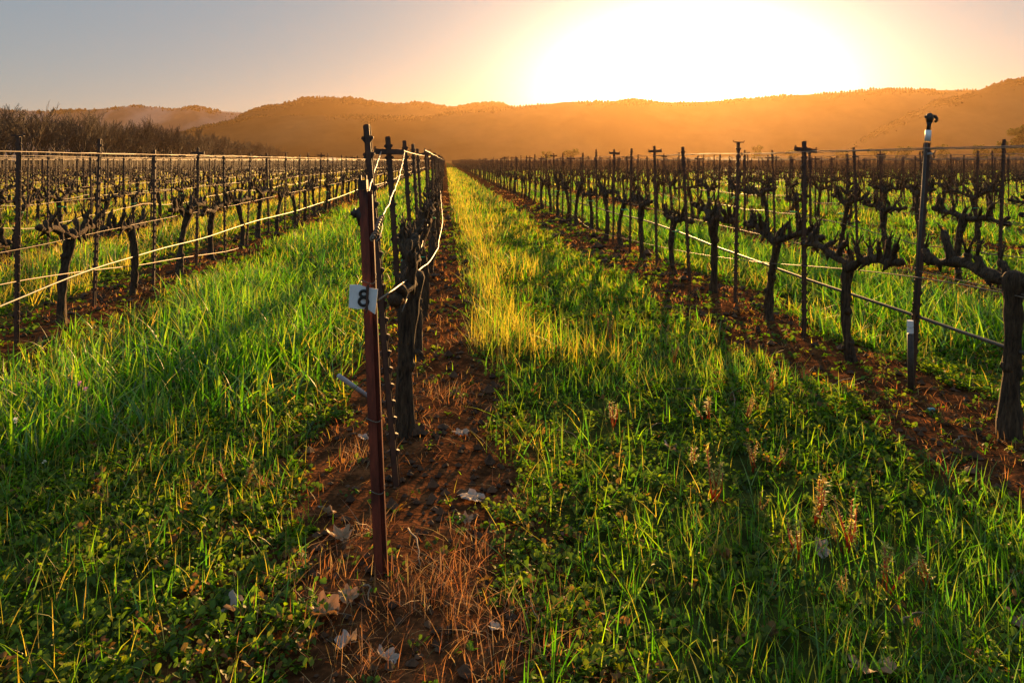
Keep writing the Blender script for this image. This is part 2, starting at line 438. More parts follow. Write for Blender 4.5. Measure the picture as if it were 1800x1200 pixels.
# ------------------------------------------------------------------ vines
def vine_parts(seed, lod, straight=False):
    """trunk and two cordon arms, row along Y"""
    r = np.random.default_rng(seed)
    n, m = ((11, 16), (6, 6), (4, 3))[lod]
    top = np.array([r.normal(0, .025), r.normal(0, .05), r.uniform(.74, .82)])
    t = np.linspace(0, 1, m)
    bx, by = r.normal(0, .035), r.normal(0, .05)
    if straight: bx, by, top = .012, .015, np.array([.01, 0, .80])
    P = np.stack([top[0] * t + bx * np.sin(t * np.pi), top[1] * t + by * np.sin(t * np.pi * r.uniform(.8, 1.6)), -.12 + (top[2] + .12) * t], -1)
    rad = (.043 if straight else .033 if lod == 0 else .031) + .03 * np.exp(-t * 7) + .012 * np.exp(-((1 - t) * 6) ** 2) + r.normal(0, .003 if lod < 2 else 0, m)
    P = np.concatenate([P, [P[-1] + (0, 0, .022), P[-1] + (.004, .004, .036)]]); rad = np.concatenate([rad, [rad[-1] * .78, rad[-1] * .25]])
    trunk = MB(); trunk.tube(P, rad, n, .10 if lod == 0 else .05, .18, seed)
    if lod == 0:
        for q in range(5):                                   # burls and shaggy bark
            tt = r.uniform(.1, 1); c = np.array([np.interp(tt, t, P[:m, a]) for a in range(3)]); an = r.uniform(0, 6.28)
            d = np.array([math.cos(an), math.sin(an), .3]) * .03
            trunk.tube([c, c + d, c + d * 1.7], [.04, .035, .008], 7, .12, .1, seed + q)
    arms = []
    for s in (1, -1):
        a = MB()
        ln = r.uniform(.56, .74); k = (10, 5, 3)[lod]
        u = np.linspace(0, 1, k)
        rise, droop = r.uniform(.05, .13), r.uniform(-.06, .05)
        A = np.stack([top[0] + r.normal(0, .03) * u + .02 * np.sin(u * 5 + r.uniform(0, 6)), top[1] + s * ln * u, top[2] - .03 + rise * np.sin(np.clip(u * 2.2, 0, 1.57)) + droop * u + (.012 * np.sin(u * 9 + r.uniform(0, 6)) if lod < 2 else 0)], -1)
        ar = (.031 if lod == 0 else .025) - .008 * u + (.007 * np.sin(u * 17 + r.uniform(0, 6)) if lod < 2 else 0)
        a.tube(A, ar, max(n - 2, 4), .09 if lod == 0 else .05, .12, seed + 3 + s)
        ns = (r.integers(4, 7), r.integers(3, 6), 3)[lod]
        for q in range(ns):
            f = (q + .45 + r.uniform(-.25, .25)) / ns
            c = np.array([np.interp(f, u, A[:, w]) for w in range(3)])
            h = r.uniform(.05, .16); ly, lx = r.normal(0, .045) + s * .02, r.normal(0, .03)
            if lod == 2:
                a.tube([c, c + (lx, ly, h)], [.022, .012], 3, 0, 0, 0, cap=False); continue
            mid = c + np.array([lx * .3 + r.normal(0, .01), ly * .25, h * .55])
            tip = c + np.array([lx, ly, h])
            a.tube([c, c * .5 + mid * .5, mid, tip * .7 + mid * .3, tip, tip + (0, 0, .012)], [.032, .026, .019, .023, .019, .005], 8 if lod == 0 else 5, .1, .1, seed + q)
            if lod == 0:
                for w in range(r.integers(1, 4)):
                    dd = np.array([r.normal(0, .03), r.normal(0, .04), r.uniform(.04, .11)])
                    a.tube([tip - (0, 0, .01), tip + dd * .5, tip + dd], [.009, .006, .004], 5, .05, 0, q, cap=True)
        if lod == 0:                                          # stubs and shreds hanging under the arm
            for q in range(r.integers(2, 5)):
                f = r.uniform(.1, .95); c = np.array([np.interp(f, u, A[:, w]) for w in range(3)])
                dd = np.array([r.normal(0, .03), r.normal(0, .05), -r.uniform(.04, .10)])
                a.tube([c, c + dd * .6, c + dd], [.022, .014, .004], 6, .1, 0, q)
            e = A[-1]; a.tube([e, e + (0, s * .03, .01), e + (0, s * .05, .015)], [.028, .03, .012], 8, .12, .1, seed)
        arms.append(a)
    return trunk, arms

VINE_MESH = []
for v in range(10):
    t_, a_ = vine_parts(100 + v * 7, 0, v == 9)
    VINE_MESH.append((t_.mesh('trunk', M['bark']), a_[0].mesh('cordon_arm', M['bark']), a_[1].mesh('cordon_arm', M['bark'])))
tie_b = MB()
an = np.linspace(0, 2 * np.pi, 13)
tie_b.tube(np.stack([.058 * np.cos(an), .058 * np.sin(an), .008 * np.sin(an)], -1), .007, 6, cap=False)
tie_b.tube([(.03, -.055, 0), (.05, -.075, -.01), (.045, -.085, -.04)], .006, 5)
TIE = tie_b.mesh('plastic_tie', M['tie'])

# stakes -------------------------------------------------------------------
def stake_mesh(seed, H, tabs=True, w=.024):
    r = np.random.default_rng(seed); b = MB()
    b.box(0, 0, H / 2 - .15, w, .004, H + .3)
    b.box(-w / 2 + .002, .011, H / 2 - .15, .004, .022, H + .3 - .004)
    b.box(w / 2 - .002, .011, H / 2 - .15, .004, .022, H + .3 - .004)
    b.box(-w / 2 - .002, .023, H / 2 - .15, .006, .003, H + .3 - .008)
    b.box(w / 2 + .002, .023, H / 2 - .15, .006, .003, H + .3 - .008)
    if tabs:
        z = H - .06
        while z > .15:                                        # punched wire hooks down the flanges
            for s in (-1, 1):
                if r.random() < .85:
                    x0 = s * (w / 2 + .003); x1 = s * (w / 2 + .015)
                    v = [(x0, .0, z - .02), (x1, .006, z - .004), (x1, .006, z + .004), (x0, .0, z + .01), (x0, .021, z - .02), (x1, .015, z - .004), (x1, .015, z + .004), (x0, .021, z + .01)]
                    b.add(v, [[(0, 1, 2, 3), (7, 6, 5, 4), (0, 4, 5, 1), (1, 5, 6, 2), (2, 6, 7, 3), (3, 7, 4, 0)]])
            z -= .075
    return b.mesh('stake', M['rust'], smooth=False)
STAKE_MESH = [stake_mesh(20 + i, h) for i, h in enumerate((1.60, 1.64, 1.68))]
ca = MB()
ca.box(0, -.008, 0, .19, .012, .034)
for s in (-1, 1):
    ca.box(s * .0885, -.010, .024, .012, .006, .016); ca.box(s * .06, -.0165, 0, .010, .006, .010)
ca.box(0, -.017, 0, .03, .006, .02)
CROSS_MESH = ca.mesh('crossarm', M['rust'], smooth=False)
sp = MB(); sp.box(0, 0, 0, .10, .02, .010)
sp.tube([(-.05, 0, 0), (-.058, 0, .012), (-.05, 0, .02)], .004, 5); sp.tube([(.05, 0, 0), (.058, 0, .012), (.05, 0, .02)], .004, 5)
CAP_MESH = sp.mesh('wire_holder', M['rust'], smooth=False)

KMIN, KMAX, YFAR = -21, 38, 330.0
PH = {0: (3.67, 4.34), 1: (6.40, 5.57), -1: (6.69, 7.50)}
vines, stakes = [], []
for k in range(KMIN, KMAX + 1):
    r = np.random.default_rng(500 + k)
    s0, v0 = PH.get(k, (r.uniform(3.6, 5.1), r.uniform(3.9, 5.4)))
    if k == -1: s0 -= 1.54; v0 -= 1.53 * 1
    if k == 1: v0 = 5.57
    n = int((YFAR + 40 * math.sin(k * .7) - s0) / 1.53)
    for i in range(n):
        vy = v0 + 1.53 * i + (r.normal(0, .06) if i > 2 else 0)
        if r.random() > .04 or i < 8: vines.append((k, row_x(k) + r.normal(0, .02), vy))
        if k == 1 and i == 0: vines.append((1, row_x(1) + .0, 3.98)); vines.append((1, row_x(1), 7.30 - .15 + .0)) if False else None
        stakes.append((k, row_x(k) + r.normal(0, .02), s0 + 1.53 * i + r.normal(0, .03)))
def in_view(x, y, top, mar=60):
    a = proj(x, y, 0)
    if a[2] < .8: return False
    return -mar < a[0] < 1800 + mar and a[1] - F * top / a[2] < 1200
vines = [v for v in vines if in_view(v[1], v[2], .9, 90)]
stakes = [s for s in stakes if in_view(s[1], s[2], 1.6, 40)]
zkey = lambda q: proj(q[1], q[2], 0)[2]
vines.sort(key=zkey); stakes.sort(key=zkey)

cnt = {}
for idx, (k, x, y) in enumerate(vines[:300]):
    r = np.random.default_rng(9000 + idx)
    c = cnt.get(k, 0); cnt[k] = c + 1
    me = VINE_MESH[9 if (c == 0 and k in (0, 1)) else (idx * 5 + k) % 9]
    if c < 12 and abs(k) < 12:
        lab = 'gnarled bare vine, %s in %s' % (ORD[c], row_name(k)); grp = 'pruned vines along the trellis rows'
    elif abs(k) < 12:
        lab = 'bare vine beyond the twelfth in %s' % row_name(k); grp = 'farther vines of %s' % row_name(k)
    else:
        lab = 'small bare vine far across the field in %s' % row_name(k); grp = 'farther vines of %s' % row_name(k)
    z0 = float(gh(x, y))
    root = thing('grape_vine', lab, 'vine', (x, y, z0), grp)
    root.rotation_euler = (r.normal(0, .03), r.normal(0, .04), math.pi * (idx % 2) + r.normal(0, .08))
    sc = r.uniform(.92, 1.08); root.scale = (sc * 1.05, sc, sc)
    if k == 1 and c == 0:
        root.scale = (1.0, 1.1, 1.06); root.rotation_euler = (0, .02, 0)
    link('trunk', me[0], root); link('cordon_arm', me[1], root); link('cordon_arm', me[2], root)
    if r.random() < .3:
        tt = link('plastic_tie', TIE, root); tt.location = (0, 0, r.uniform(.58, .72)); tt['label'] = 'bright green plastic tie'

def stuff_copies(items, protos, name, mat, zfun):
    """all far repeats in one mesh"""
    b = MB()
    for pi, (V, Fs) in enumerate(protos):
        it = [q for i, q in enumerate(items) if i % len(protos) == pi]
        if not it: continue
        n = len(it); r = np.random.default_rng(pi)
        P = np.array([(q[1], q[2], 0) for q in it])
        fl = r.choice([-1, 1], n); sc = r.uniform(.9, 1.1, n); lean = r.normal(0, .03, (n, 2))
        W = np.repeat(V[None], n, 0).astype(float)
        W[:, :, 0] *= fl[:, None]; W[:, :, 1] *= fl[:, None]
        W *= sc[:, None, None]
        W[:, :, 0] += W[:, :, 2] * lean[:, :1]; W[:, :, 1] += W[:, :, 2] * lean[:, 1:]
        W += P[:, None, :]
        off = (np.arange(n) * len(V))[:, None, None]
        b.add(W.reshape(-1, 3), [(np.asarray(f)[None] + off).reshape(-1, f.shape[1]) for f in Fs])
    return b

def merged(parts):
    b = MB()
    for p in parts:
        V, Fs = p.arrays(); b.add(V, Fs)
    return b.arrays()
lod1 = [merged([t] + a) for t, a in (vine_parts(300 + i, 1) for i in range(8))]
lod2 = [merged([t] + a) for t, a in (vine_parts(400 + i, 2) for i in range(8))]
rest = vines[300:]
nr = [v for v in rest if zkey(v) < 75]; fr = [v for v in rest if zkey(v) >= 75]
b1 = stuff_copies(nr, lod1, '', None, None); b2 = stuff_copies(fr, lod2, '', None, None)
V2, F2 = b2.arrays(); b1.add(V2, F2)
tag(b1.build('distant_vines', M['bark']), 'mass of bare vines across the far vineyard', 'vines', kind='stuff')

NEAR_STAKES = []
cnt = {}
for idx, (k, x, y) in enumerate(stakes[:300]):
    r = np.random.default_rng(7000 + idx)
    c = cnt.get(k, 0); cnt[k] = c + 1
    me = STAKE_MESH[idx % 3]
    cross = (r.random() < .42)
    lean = (r.normal(0, .018), r.normal(0, .02))
    if k == 0 and c < 7:
        x -= (.035, .01, 0, 0, 0, 0, 0)[c]; lean = (0, -(.082, .066, .062, .058, .055, .045, .04)[c]); cross = c in (1, 5); me = STAKE_MESH[1]
    if k == 1 and c == 0: cross, me = True, STAKE_MESH[1]; lean = (0, .0)
    if k == 1 and c == 1: cross = False; lean = (0, .02)
    if k == 1 and c == 2: cross = False; lean = (0, -.055)
    if k == 1 and c == 3: cross = True
    if k == -1 and c < 3: cross = False
    if k == -1 and c == 3: cross = True
    kind = 'rusty steel stake with crossarm' if cross else 'plain rusty steel stake'
    if c < 12 and abs(k) < 12:
        lab = '%s, %s in %s' % (kind, ORD[c], row_name(k)); grp = 'steel stakes along the trellis rows'
    else:
        lab = '%s far off in %s' % (kind, row_name(k)); grp = '%ss far off in %s' % (kind.replace('stake with', 'stakes with'), row_name(k))
    o = link('trellis_stake', me); tag(o, lab, 'stake', grp)
    o.location = (x, y, float(gh(x, y))); o.rotation_euler = (lean[0], lean[1], r.normal(0, .1))
    top = me.vertices[1].co.z
    H = max(v.co.z for v in me.vertices)
    if cross:
        q = link('crossarm', CROSS_MESH, o); q.location = (0, -.004, H - (.10 if (k == 0 and c == 1) else .075))
        q.rotation_euler = (0, r.normal(0, .05) + (.07 if (k == 0 and c == 1) else 0), 0)
    elif r.random() < .3 and not (k == 0 and c < 5):
        q = link('wire_holder', CAP_MESH, o); q.location = (0, 0, H + .005)
    NEAR_STAKES.append((k, x, y, lean, H, cross))

fs = MB(); fs.box(0, 0, .80, .028, .018, 1.66)
fs2 = MB(); fs2.box(0, 0, .80, .028, .018, 1.66); fs2.box(0, -.014, 1.55, .19, .008, .034)
pr = [fs.arrays(), fs2.arrays(), fs.arrays()]
tag(stuff_copies(stakes[300:], pr, '', None, None).build('distant_stakes', M['rust'], smooth=False), 'thicket of steel stakes across the far vineyard', 'stakes', kind='stuff')

# ------------------------------------------------------------------ wires and hoses
def smooth_path(pts, n):
    P = np.asarray(pts, float); d = np.concatenate([[0], np.cumsum(np.linalg.norm(np.diff(P, axis=0), axis=1))])
    s = np.linspace(0, d[-1], n)
    return np.stack([np.interp(s, d, P[:, a]) for a in range(3)], -1)

def run(k, h, amp, rad, y0, y1, seed, dx=0.0, wob=.01):
    r = np.random.default_rng(seed)
    ys = [y0]
    while ys[-1] < y1: ys.append(ys[-1] + .38 * max(1, (ys[-1] / 22)))
    ys = np.array(ys)
    n = len(ys)
    hh = np.interp(ys, np.arange(y0 - 2, y1 + 12, 1.53), h + r.normal(0, amp, len(np.arange(y0 - 2, y1 + 12, 1.53))))
    sag = -.018 * np.abs(np.sin((ys - y0) * math.pi / 1.53)) * (amp > .01)
    fade = np.clip(1.2 - ys / 120, .15, 1)
    P = np.stack([np.full(n, row_x(k) + dx) + r.normal(0, wob, n) * fade, ys, hh + (sag + r.normal(0, wob * .6, n)) * fade], -1)
    b = MB(); b.tube(P, rad * np.clip(ys / 30, 1, 1.6), 6 if abs(k) < 4 else 4, 0, 0, 0, cap=True)
    return b

def y_enter(k):
    """where the row comes into view"""
    y = 2.6
    while y < 200:
        if in_view(row_x(k), y, 1.6, 250): return max(y - .5, 3.2 if k else 2.6)
        y += .3
    return 60

for k in range(-12, 15):
    y0, far = y_enter(k), 200 if abs(k) < 4 else 150
    nm = row_name(k)
    for s in (-1, 1):
        if k == 0: y0t = 5.2
        else: y0t = y0
        o = run(k, 1.575, .004, .0026 if abs(k) != 1 else .003, y0t, far, 40 + k * 2 + s, s * .085, .004).build('trellis_wire', M['wire'])
        tag(o, 'thin top wire on the %s crossarm ends of %s' % ('left' if s < 0 else 'right', nm), 'wire', 'top wires of the trellis rows')
    if abs(k) <= 6:
        o = run(k, .80, .006, .0024, max(y0, 3.7), 90, 140 + k, .03, .003).build('cordon_wire', M['wire'])
        tag(o, 'wire under the vine arms of %s' % nm, 'wire', 'cordon wires of the trellis rows')
    if k not in (-1, 0, 1):
        o = run(k, .50, .045, .0065, y0, far, 240 + k, .04, .006).build('drip_hose', M['hose'])
        tag(o, 'sagging drip hose hung low along %s' % nm, 'hose', 'drip hoses of the trellis rows')

# first rows left and right: hose and low wire follow the photograph
def hose_on_row(k, pts, far_h, name, rad, mat, label, cat, grp, seed, dx=.04):
    P = []
    for px, py in pts:
        t = (px - 900) / F                                    # depth where this image column meets the row's plane
        X = row_x(k) + dx
        # X = u*CP + z*SP, u = t*z
        z = X / (t * CP + SP)
        P.append(unproj(px, py, z))
    P.sort(key=lambda p: p[1])
    r = np.random.default_rng(seed)
    d = P[0][1] - P[1][1]
    P.insert(0, (P[0][0], P[0][1] - 1.2, P[0][2]))
    y = P[-1][1]; hl = P[-1][2]
    while y < 170:
        y += 1.5; hl += (far_h - hl) * .3
        P.append((row_x(k) + dx + r.normal(0, .015), y, hl + r.normal(0, .03)))
    Q = smooth_path(P, 420)
    Q[:, 2] += r.normal(0, .0025, len(Q)); Q[:, 0] += r.normal(0, .0025, len(Q))
    for a in (0, 2): Q[1:-1, a] = (Q[:-2, a] + Q[1:-1, a] * 2 + Q[2:, a]) / 4
    b = MB(); b.tube(Q, rad, 8)
    return tag(b.build(name, mat), label, cat, grp)
hose_on_row(-1, [(0, 540), (60, 513), (115, 491), (180, 467), (240, 450), (280, 437), (350, 421), (400, 404), (450, 388), (520, 371), (600, 345), (635, 331), (690, 318)], .45, 'drip_hose', .009, M['hose'], 'thick pale drip hose swaying along the first row to the left', 'hose', 'drip hoses of the trellis rows', 31)
hose_on_row(-1, [(0, 499), (60, 489), (115, 481), (180, 473), (240, 467), (300, 456), (400, 442), (450, 427), (520, 411), (600, 385)], .22, 'low_wire', .005, M['wire'], 'thin slack wire crossing under the hose of the first left row', 'wire', None, 32, dx=.0)
hose_on_row(1, [(1775, 612), (1690, 583), (1612, 556), (1550, 535), (1486, 514), (1420, 492), (1357, 468), (1290, 445), (1240, 427), (1200, 411), (1165, 398), (1130, 386), (1090, 378), (1040, 362)], .52, 'drip_hose', .011, M['hose'], 'thick dark drip hose along the first row to the right', 'hose', 'drip hoses of the trellis rows', 33)
hose_on_row(1, [(1700, 500), (1600, 486), (1500, 474), (1415, 468), (1340, 462), (1290, 455), (1230, 447), (1160, 434), (1100, 420), (1050, 408)], .30, 'low_wire', .0035, M['wire'], 'thin slack wire below the hose of the first right row', 'wire', None, 34, dx=.0)
P = [unproj(*p) for p in [(663, 527, 2.79), (669, 516, 2.83), (671, 508, 2.87), (678, 512, 2.93), (684, 514, 3.0), (691, 513, 3.1), (696, 508, 3.25), (698, 503, 3.4), (706, 501, 3.55), (710, 494, 3.7), (718, 490, 3.9), (724, 484, 4.1), (731, 476, 4.35), (740, 474, 4.6), (747, 468, 5.0), (755, 463, 5.4), (761, 452, 6.0), (766, 444, 6.6), (770, 430, 7.5), (773, 415, 8.3), (777, 400, 9.3), (778, 385, 11), (776, 365, 14), (775, 350, 17), (774, 330, 24), (777, 312, 40), (780, 298, 80)]]
b = MB(); q = smooth_path(P, 160); q[:, 2] += np.random.default_rng(2).normal(0, .004, 160); q[:, 0] += np.random.default_rng(3).normal(0, .003, 160)
b.tube(q, np.interp(np.arange(160), [0, 159], [.0038, .010]), 6)
tag(b.build('kinked_wire', M['wire']), 'kinked pale wire running from the number sign along the middle row', 'wire')

# ------------------------------------------------------------------ end post with the number sign
ex, ey = on_ground(667, 1040)
post = thing('end_post', 'dark rusty end post of the middle row, carrying a number sign', 'post', (ex, ey, float(gh(ex, ey))))
post.rotation_euler = (0, -.041, -PSI)
H = 1.36
post.scale = (.66, .66, 1)
b = MB()
b.box(-.005, 0, H / 2 - .2, .040, .006, H + .38)              # web facing the lane
b.box(-.024, .02, H / 2 - .2, .005, .042, H + .376); b.box(.0165, .012, H / 2 - .2, .005, .030, H + .376)
b.box(.030, .0275, H / 2 - .2, .022, .005, H + .372)
b.box(.0405, .018, H / 2 - .21, .004, .024, H + .366)
b.build('post_body', M['rust_flare'], post, smooth=False)
b = MB(); b.box(-.004, .012, H + .008, .046, .052, .034); b.box(-.013, -.006, H + .032, .012, .012, .020); b.box(.010, .022, H + .033, .012, .012, .016)
b.tube([(-.004, -.018, H + .004), (-.004, -.012, H + .004)], .008, 8)
b.build('cap', M['dark_steel'], post, smooth=False)
b = MB()
b.tube([(-.075, .01, 1.27), (-.02, .01, 1.27)], .0075, 8); b.tube([(-.062, .01, 1.27), (-.048, .01, 1.27)], .017, 8)
b.tube([(-.042, .01, 1.285), (-.03, .01, 1.26), (-.028, .012, 1.225)], [.02, .019, .01], 8)
b.build('clamp_bolt', M['dark_steel'], post)
for zz in (1.03, .55, .30):
    b = MB(); a = np.linspace(0, 2 * np.pi, 17)
    b.tube(np.stack([.002 + .040 * np.cos(a), .014 + .038 * np.sin(a), zz + .006 * np.sin(a * 2)], -1), .0022, 5, cap=False)
    b.tube([(.04, -.012, zz), (.052, -.018, zz + .012), (.05, -.02, zz + .03)], .002, 5)
    b.build('wire_wrap', M['wire'], post)
# sign: white plate, black 8, hung on the post and partly behind its front strip
sc_ = unproj(637, 522, 2.735)
sign = thing('number_sign', 'small white plate with a black number 8 fixed to the end post', 'sign', sc_)
sign.rotation_euler = (R(-2), R(3), -PSI); sign.scale = (1.1, 1.1, 1.1)
b = MB()
pl = [(-.042, 0, .036), (-.014, 0, .038), (.012, .002, .030), (.046, .006, .026), (.042, .004, -.052), (.016, .002, -.036), (-.012, 0, -.038), (-.041, 0, -.035)]
v = np.array([(x, y, z) for x, y, z in pl] + [(x, y + .003, z) for x, y, z in pl])
q = [(0, 1, 6, 7), (1, 2, 5, 6), (2, 3, 4, 5)]
fr_ = [(a, d, c, b_) for a, b_, c, d in q]; bk = [(a + 8, b_ + 8, c + 8, d + 8) for a, b_, c, d in q]
side = [(i, (i + 1) % 8, (i + 1) % 8 + 8, i + 8) for i in range(8)]
b.add(v, [fr_, bk, side]); b.build('plate', M['white'], sign, smooth=False)
b = MB()
for cz, rx, rz in ((.0105, .0105, .0095), (-.0135, .0125, .0125)):
    a = np.linspace(0, 2 * np.pi, 25)
    b.tube(np.stack([.004 + rx * np.cos(a), np.full(25, -.0018), cz + rz * np.sin(a)], -1) * (1.12, 1, 1.0), .0046, 8, cap=False)
b.build('numeral', M['black'], sign)
b = MB(); b.box(.0165, -.006, -.004, .007, .005, .088); b.box(.0165, -.0095, .030, .010, .004, .010); b.box(.0165, -.0095, -.036, .010, .004, .010)
b.build('fixing_strap', M['rust'], sign, smooth=False)

# guy wires that hold the crossarm back to the end post
P = [unproj(*p) for p in [(711, 267, 5.18), (707, 288, 4.7), (700, 315, 4.1), (694, 333, 3.75), (688, 345, 3.5), (684, 358, 3.25), (676, 372, 3.06), (671, 382, 2.95)]]
b = MB(); b.tube(smooth_path(P, 40) + np.random.default_rng(4).normal(0, .0016, (40, 3)), .0032, 6)
w1 = tag(b.build('guy_wire', M['wire']), 'pale twisted wire from the crossarm down to the end post clamp', 'wire')
A, B = np.array(unproj(671, 382, 2.95)), np.array(unproj(655, 420, 2.74))
t = np.linspace(0, 1, 120); ax = (B - A) / np.linalg.norm(B - A)
n1 = np.cross(ax, (0, 1, 0)); n1 /= np.linalg.norm(n1); n2 = np.cross(ax, n1)
b = MB(); b.tube(A + (B - A) * t[:, None] + .0085 * np.cos(t * 55)[:, None] * n1 + .0085 * np.sin(t * 55)[:, None] * n2, .0028, 5)
b.tube([A, B], .0045, 6)
b.tube([unproj(671, 384, 2.94), unproj(672, 400, 2.9), unproj(667, 418, 2.82), unproj(660, 425, 2.78)], .002, 5)
b.build('coil_tightener', M['wire'], w1)
P = [unproj(*p) for p in [(671, 264, 5.18), (667, 275, 4.8), (662, 290, 4.35), (656, 306, 3.9), (651, 325, 3.3), (645, 345, 2.85), (641, 352, 2.79)]]
b = MB(); b.tube(smooth_path(P, 30) + np.random.default_rng(6).normal(0, .001, (30, 3)), .0036, 6)
tag(b.build('guy_wire', M['wire']), 'pale wire from the left crossarm end to the end post top', 'wire')

# ------------------------------------------------------------------ sprinkler stake of the first right row
sx, sy = on_ground(1603, 695)
spr = thing('sprinkler_post', 'tall leaning post with sprinkler head and white band, first right row', 'post', (sx, sy, 0))
spr.rotation_euler = (0, .066, -.05)
me = stake_mesh(88, 1.62, True, .030)
link('stake', me, spr)
b = MB(); b.tube([(-.026, -.016, -.1), (-.026, -.016, .8), (-.024, -.016, 1.62)], .010, 10); b.build('riser_pipe', M['dark_steel'], spr)
b = MB(); b.tube([(-.006, -.002, 1.63), (-.006, -.002, 1.70)], .0185, 12); b.build('white_band', M['white'], spr)
b = MB(); b.tube([(-.005, -.002, 1.69), (-.004, -.002, 1.735), (-.004, -.002, 1.75)], [.013, .012, .017], 10)
b.tube([(-.003, -.002, 1.75), (-.003, -.002, 1.775), (-.003, -.002, 1.80), (-.003, -.002, 1.81)], [.018, .024, .021, .008], 10)
b.tube([(-.003, -.002, 1.785), (-.028, -.002, 1.785), (-.036, -.002, 1.785)], [.008, .007, .009], 8)
b.tube([(.01, -.002, 1.788), (.03, -.002, 1.792), (.043, -.002, 1.78), (.045, -.002, 1.765), (.033, -.002, 1.755)], [.009, .010, .011, .010, .007], 8)
b.build('sprinkler_head', M['dark_steel'], spr)
b = MB(); b.tube([(-.02, -.014, 1.545), (.0, -.022, 1.55), (.022, -.014, 1.55)], .006, 8); b.build('pale_clip', M['grey_pipe'], spr)
b = MB(); b.tube([(.02, -.004, 1.55), (.04, -.004, 1.555), (.047, -.004, 1.575)], .005, 6); b.tube([(.035, -.004, 1.55), (.042, -.004, 1.525)], .004, 6); b.build('wire_hook', M['rust'], spr)

wx, wy = on_ground(1601, 702)
mk = thing('marker_post', 'short dark marker post with two white bands beside the sprinkler post', 'post', (wx, wy, 0))
mk.rotation_euler = (0, -.008, 0)
b = MB(); b.tube([(0, 0, -.1), (0, 0, .2), (0, 0, .415)], .0185, 12); b.build('post_body', M['dark_steel'], mk)
for z0, z1 in ((.418, .452), (.459, .497)):
    b = MB(); b.tube([(0, 0, z0), (0, 0, z1)], .0195, 12); b.build('white_band', M['white'], mk, smooth=False)

b = MB()
A, B = np.array(unproj(595, 660, 4.78)), np.array(unproj(655, 702, 5.0))
b.tube([A, A * .5 + B * .5, B], .0145, 12)
pp = b.build('grey_pipe', M['grey_pipe']); tag(pp, 'short weathered grey pipe sticking up slanted left of the end post', 'pipe')
b = MB(); x, y = on_ground(1637, 732); b.box(x, y, float(gh(x, y)) + .012, .035, .02, .012)
tag(b.build('plastic_scrap', M['teal'], smooth=False), 'tiny teal plastic scrap on bare soil under the first right row', 'litter')

# ------------------------------------------------------------------ grasses (stuff)
def blades(b, x, y, h, w, lean, col, segs=3, curl=.35, seed=0, tipdry=None):
    n = len(x)
    if n == 0: return
    r = np.random.default_rng(seed)
    az = r.uniform(0, 2 * np.pi, n); face = r.uniform(0, np.pi, n)
    z = gh(x, y) - .01
    lv = np.linspace(0, 1, segs + 1)
    pts = []
    for t in lv:
        off = h * (lean * t + curl * r.uniform(.2, 1, n) * 0 + lean * 1.3 * t ** 2 * .9)
        up = h * (t - .35 * np.clip(lean, 0, 1.5) * t ** 2)
        pts.append(np.stack([x + np.cos(az) * off, y + np.sin(az) * off, z + up], -1))
    wx_, wy_ = np.cos(face), np.sin(face)
    W = np.stack([wx_, wy_, np.zeros(n)], -1)
    vs = []
    for i, t in enumerate(lv[:-1]):
        ww = (w * (.7 + .5 * math.sin(math.pi * min(t * 1.1 + .15, 1))) * (1 - t ** 3 * .6))[:, None] * .5
        vs += [pts[i] - W * ww, pts[i] + W * ww]
    vs.append(pts[-1])
    V = np.stack(vs, 1); m = V.shape[1]
    base = (np.arange(n) * m)[:, None]
    qs = [base + np.array([[2 * i, 2 * i + 1, 2 * i + 3, 2 * i + 2]]) for i in range(segs - 1)]
    tr = base + np.array([[2 * segs - 2, 2 * segs - 1, 2 * segs]])
    C = np.repeat(col[:, None, :], m, 1)
    if tipdry is not None:
        C = C.copy(); k = tipdry[:, None]
        C[:, -1] = C[:, -1] * (1 - k) + np.array([.45, .30, .12]) * k
        C[:, -3:-1] = C[:, -3:-1] * (1 - .5 * k[:, None]) + np.array([.45, .30, .12]) * .5 * k[:, None]
    b.add(V.reshape(-1, 3), [np.concatenate(qs)] + [tr] if qs else [tr], C.reshape(-1, 3))

def scatter(D0, z0, zmax, pw, seed, zmin=2.0):
    """points on the ground in and around the view, density D0 per m2 up to z0 then thinning"""
    r = np.random.default_rng(seed)
    zz = np.linspace(zmin, zmax, 4000)
    dens = D0 * np.where(zz < z0, 1, (z0 / zz) ** pw) * 2 * (.70 * zz + .8)
    cum = np.concatenate([[0], np.cumsum((dens[1:] + dens[:-1]) / 2 * np.diff(zz))])
    n = int(cum[-1])
    z = np.interp(r.uniform(0, cum[-1], n), cum, zz)
    u = r.uniform(-1, 1, n) * (.70 * z + .8)
    return u * CP + z * SP, -u * SP + z * CP, z, r

def pal(r, n, cols, p, jit=.18):
    c = np.array(cols)[r.choice(len(cols), n, p=p)]
    return np.clip(c * r.normal(1, jit, (n, 1)) * r.normal(1, .07, (n, 3)), .004, .9)

GREEN, LIME, DEEP, STRAW, GOLD = (.070, .190, .009), (.175, .275, .011), (.030, .105, .007), (.42, .28, .10), (.34, .24, .05)

def alley_info(x):
    rel = row_rel(x); a = np.floor((x - ROW0) / SPACING).astype(int)
    return rel, a
def soil_mask(x, y):
    """True on the bare strips under the vines"""
    rel = row_rel(x); e = .16 * nz(x, y, 1.5, 1) + .10 * nz(x, y, 5, 4)
    k = np.round((x - ROW0) / SPACING)
    right = np.where(k == 0, .55, .36); left = np.where(k == 0, -.36, -.58 - .32 * np.clip((y - 6) / 7, 0, 1))
    return (rel < right + e) & (rel > left + e)
def tall_edge(x): return 4.15 + .55 * np.clip(x + 2.0, 0, 3) - .5 * (x < -2.2)

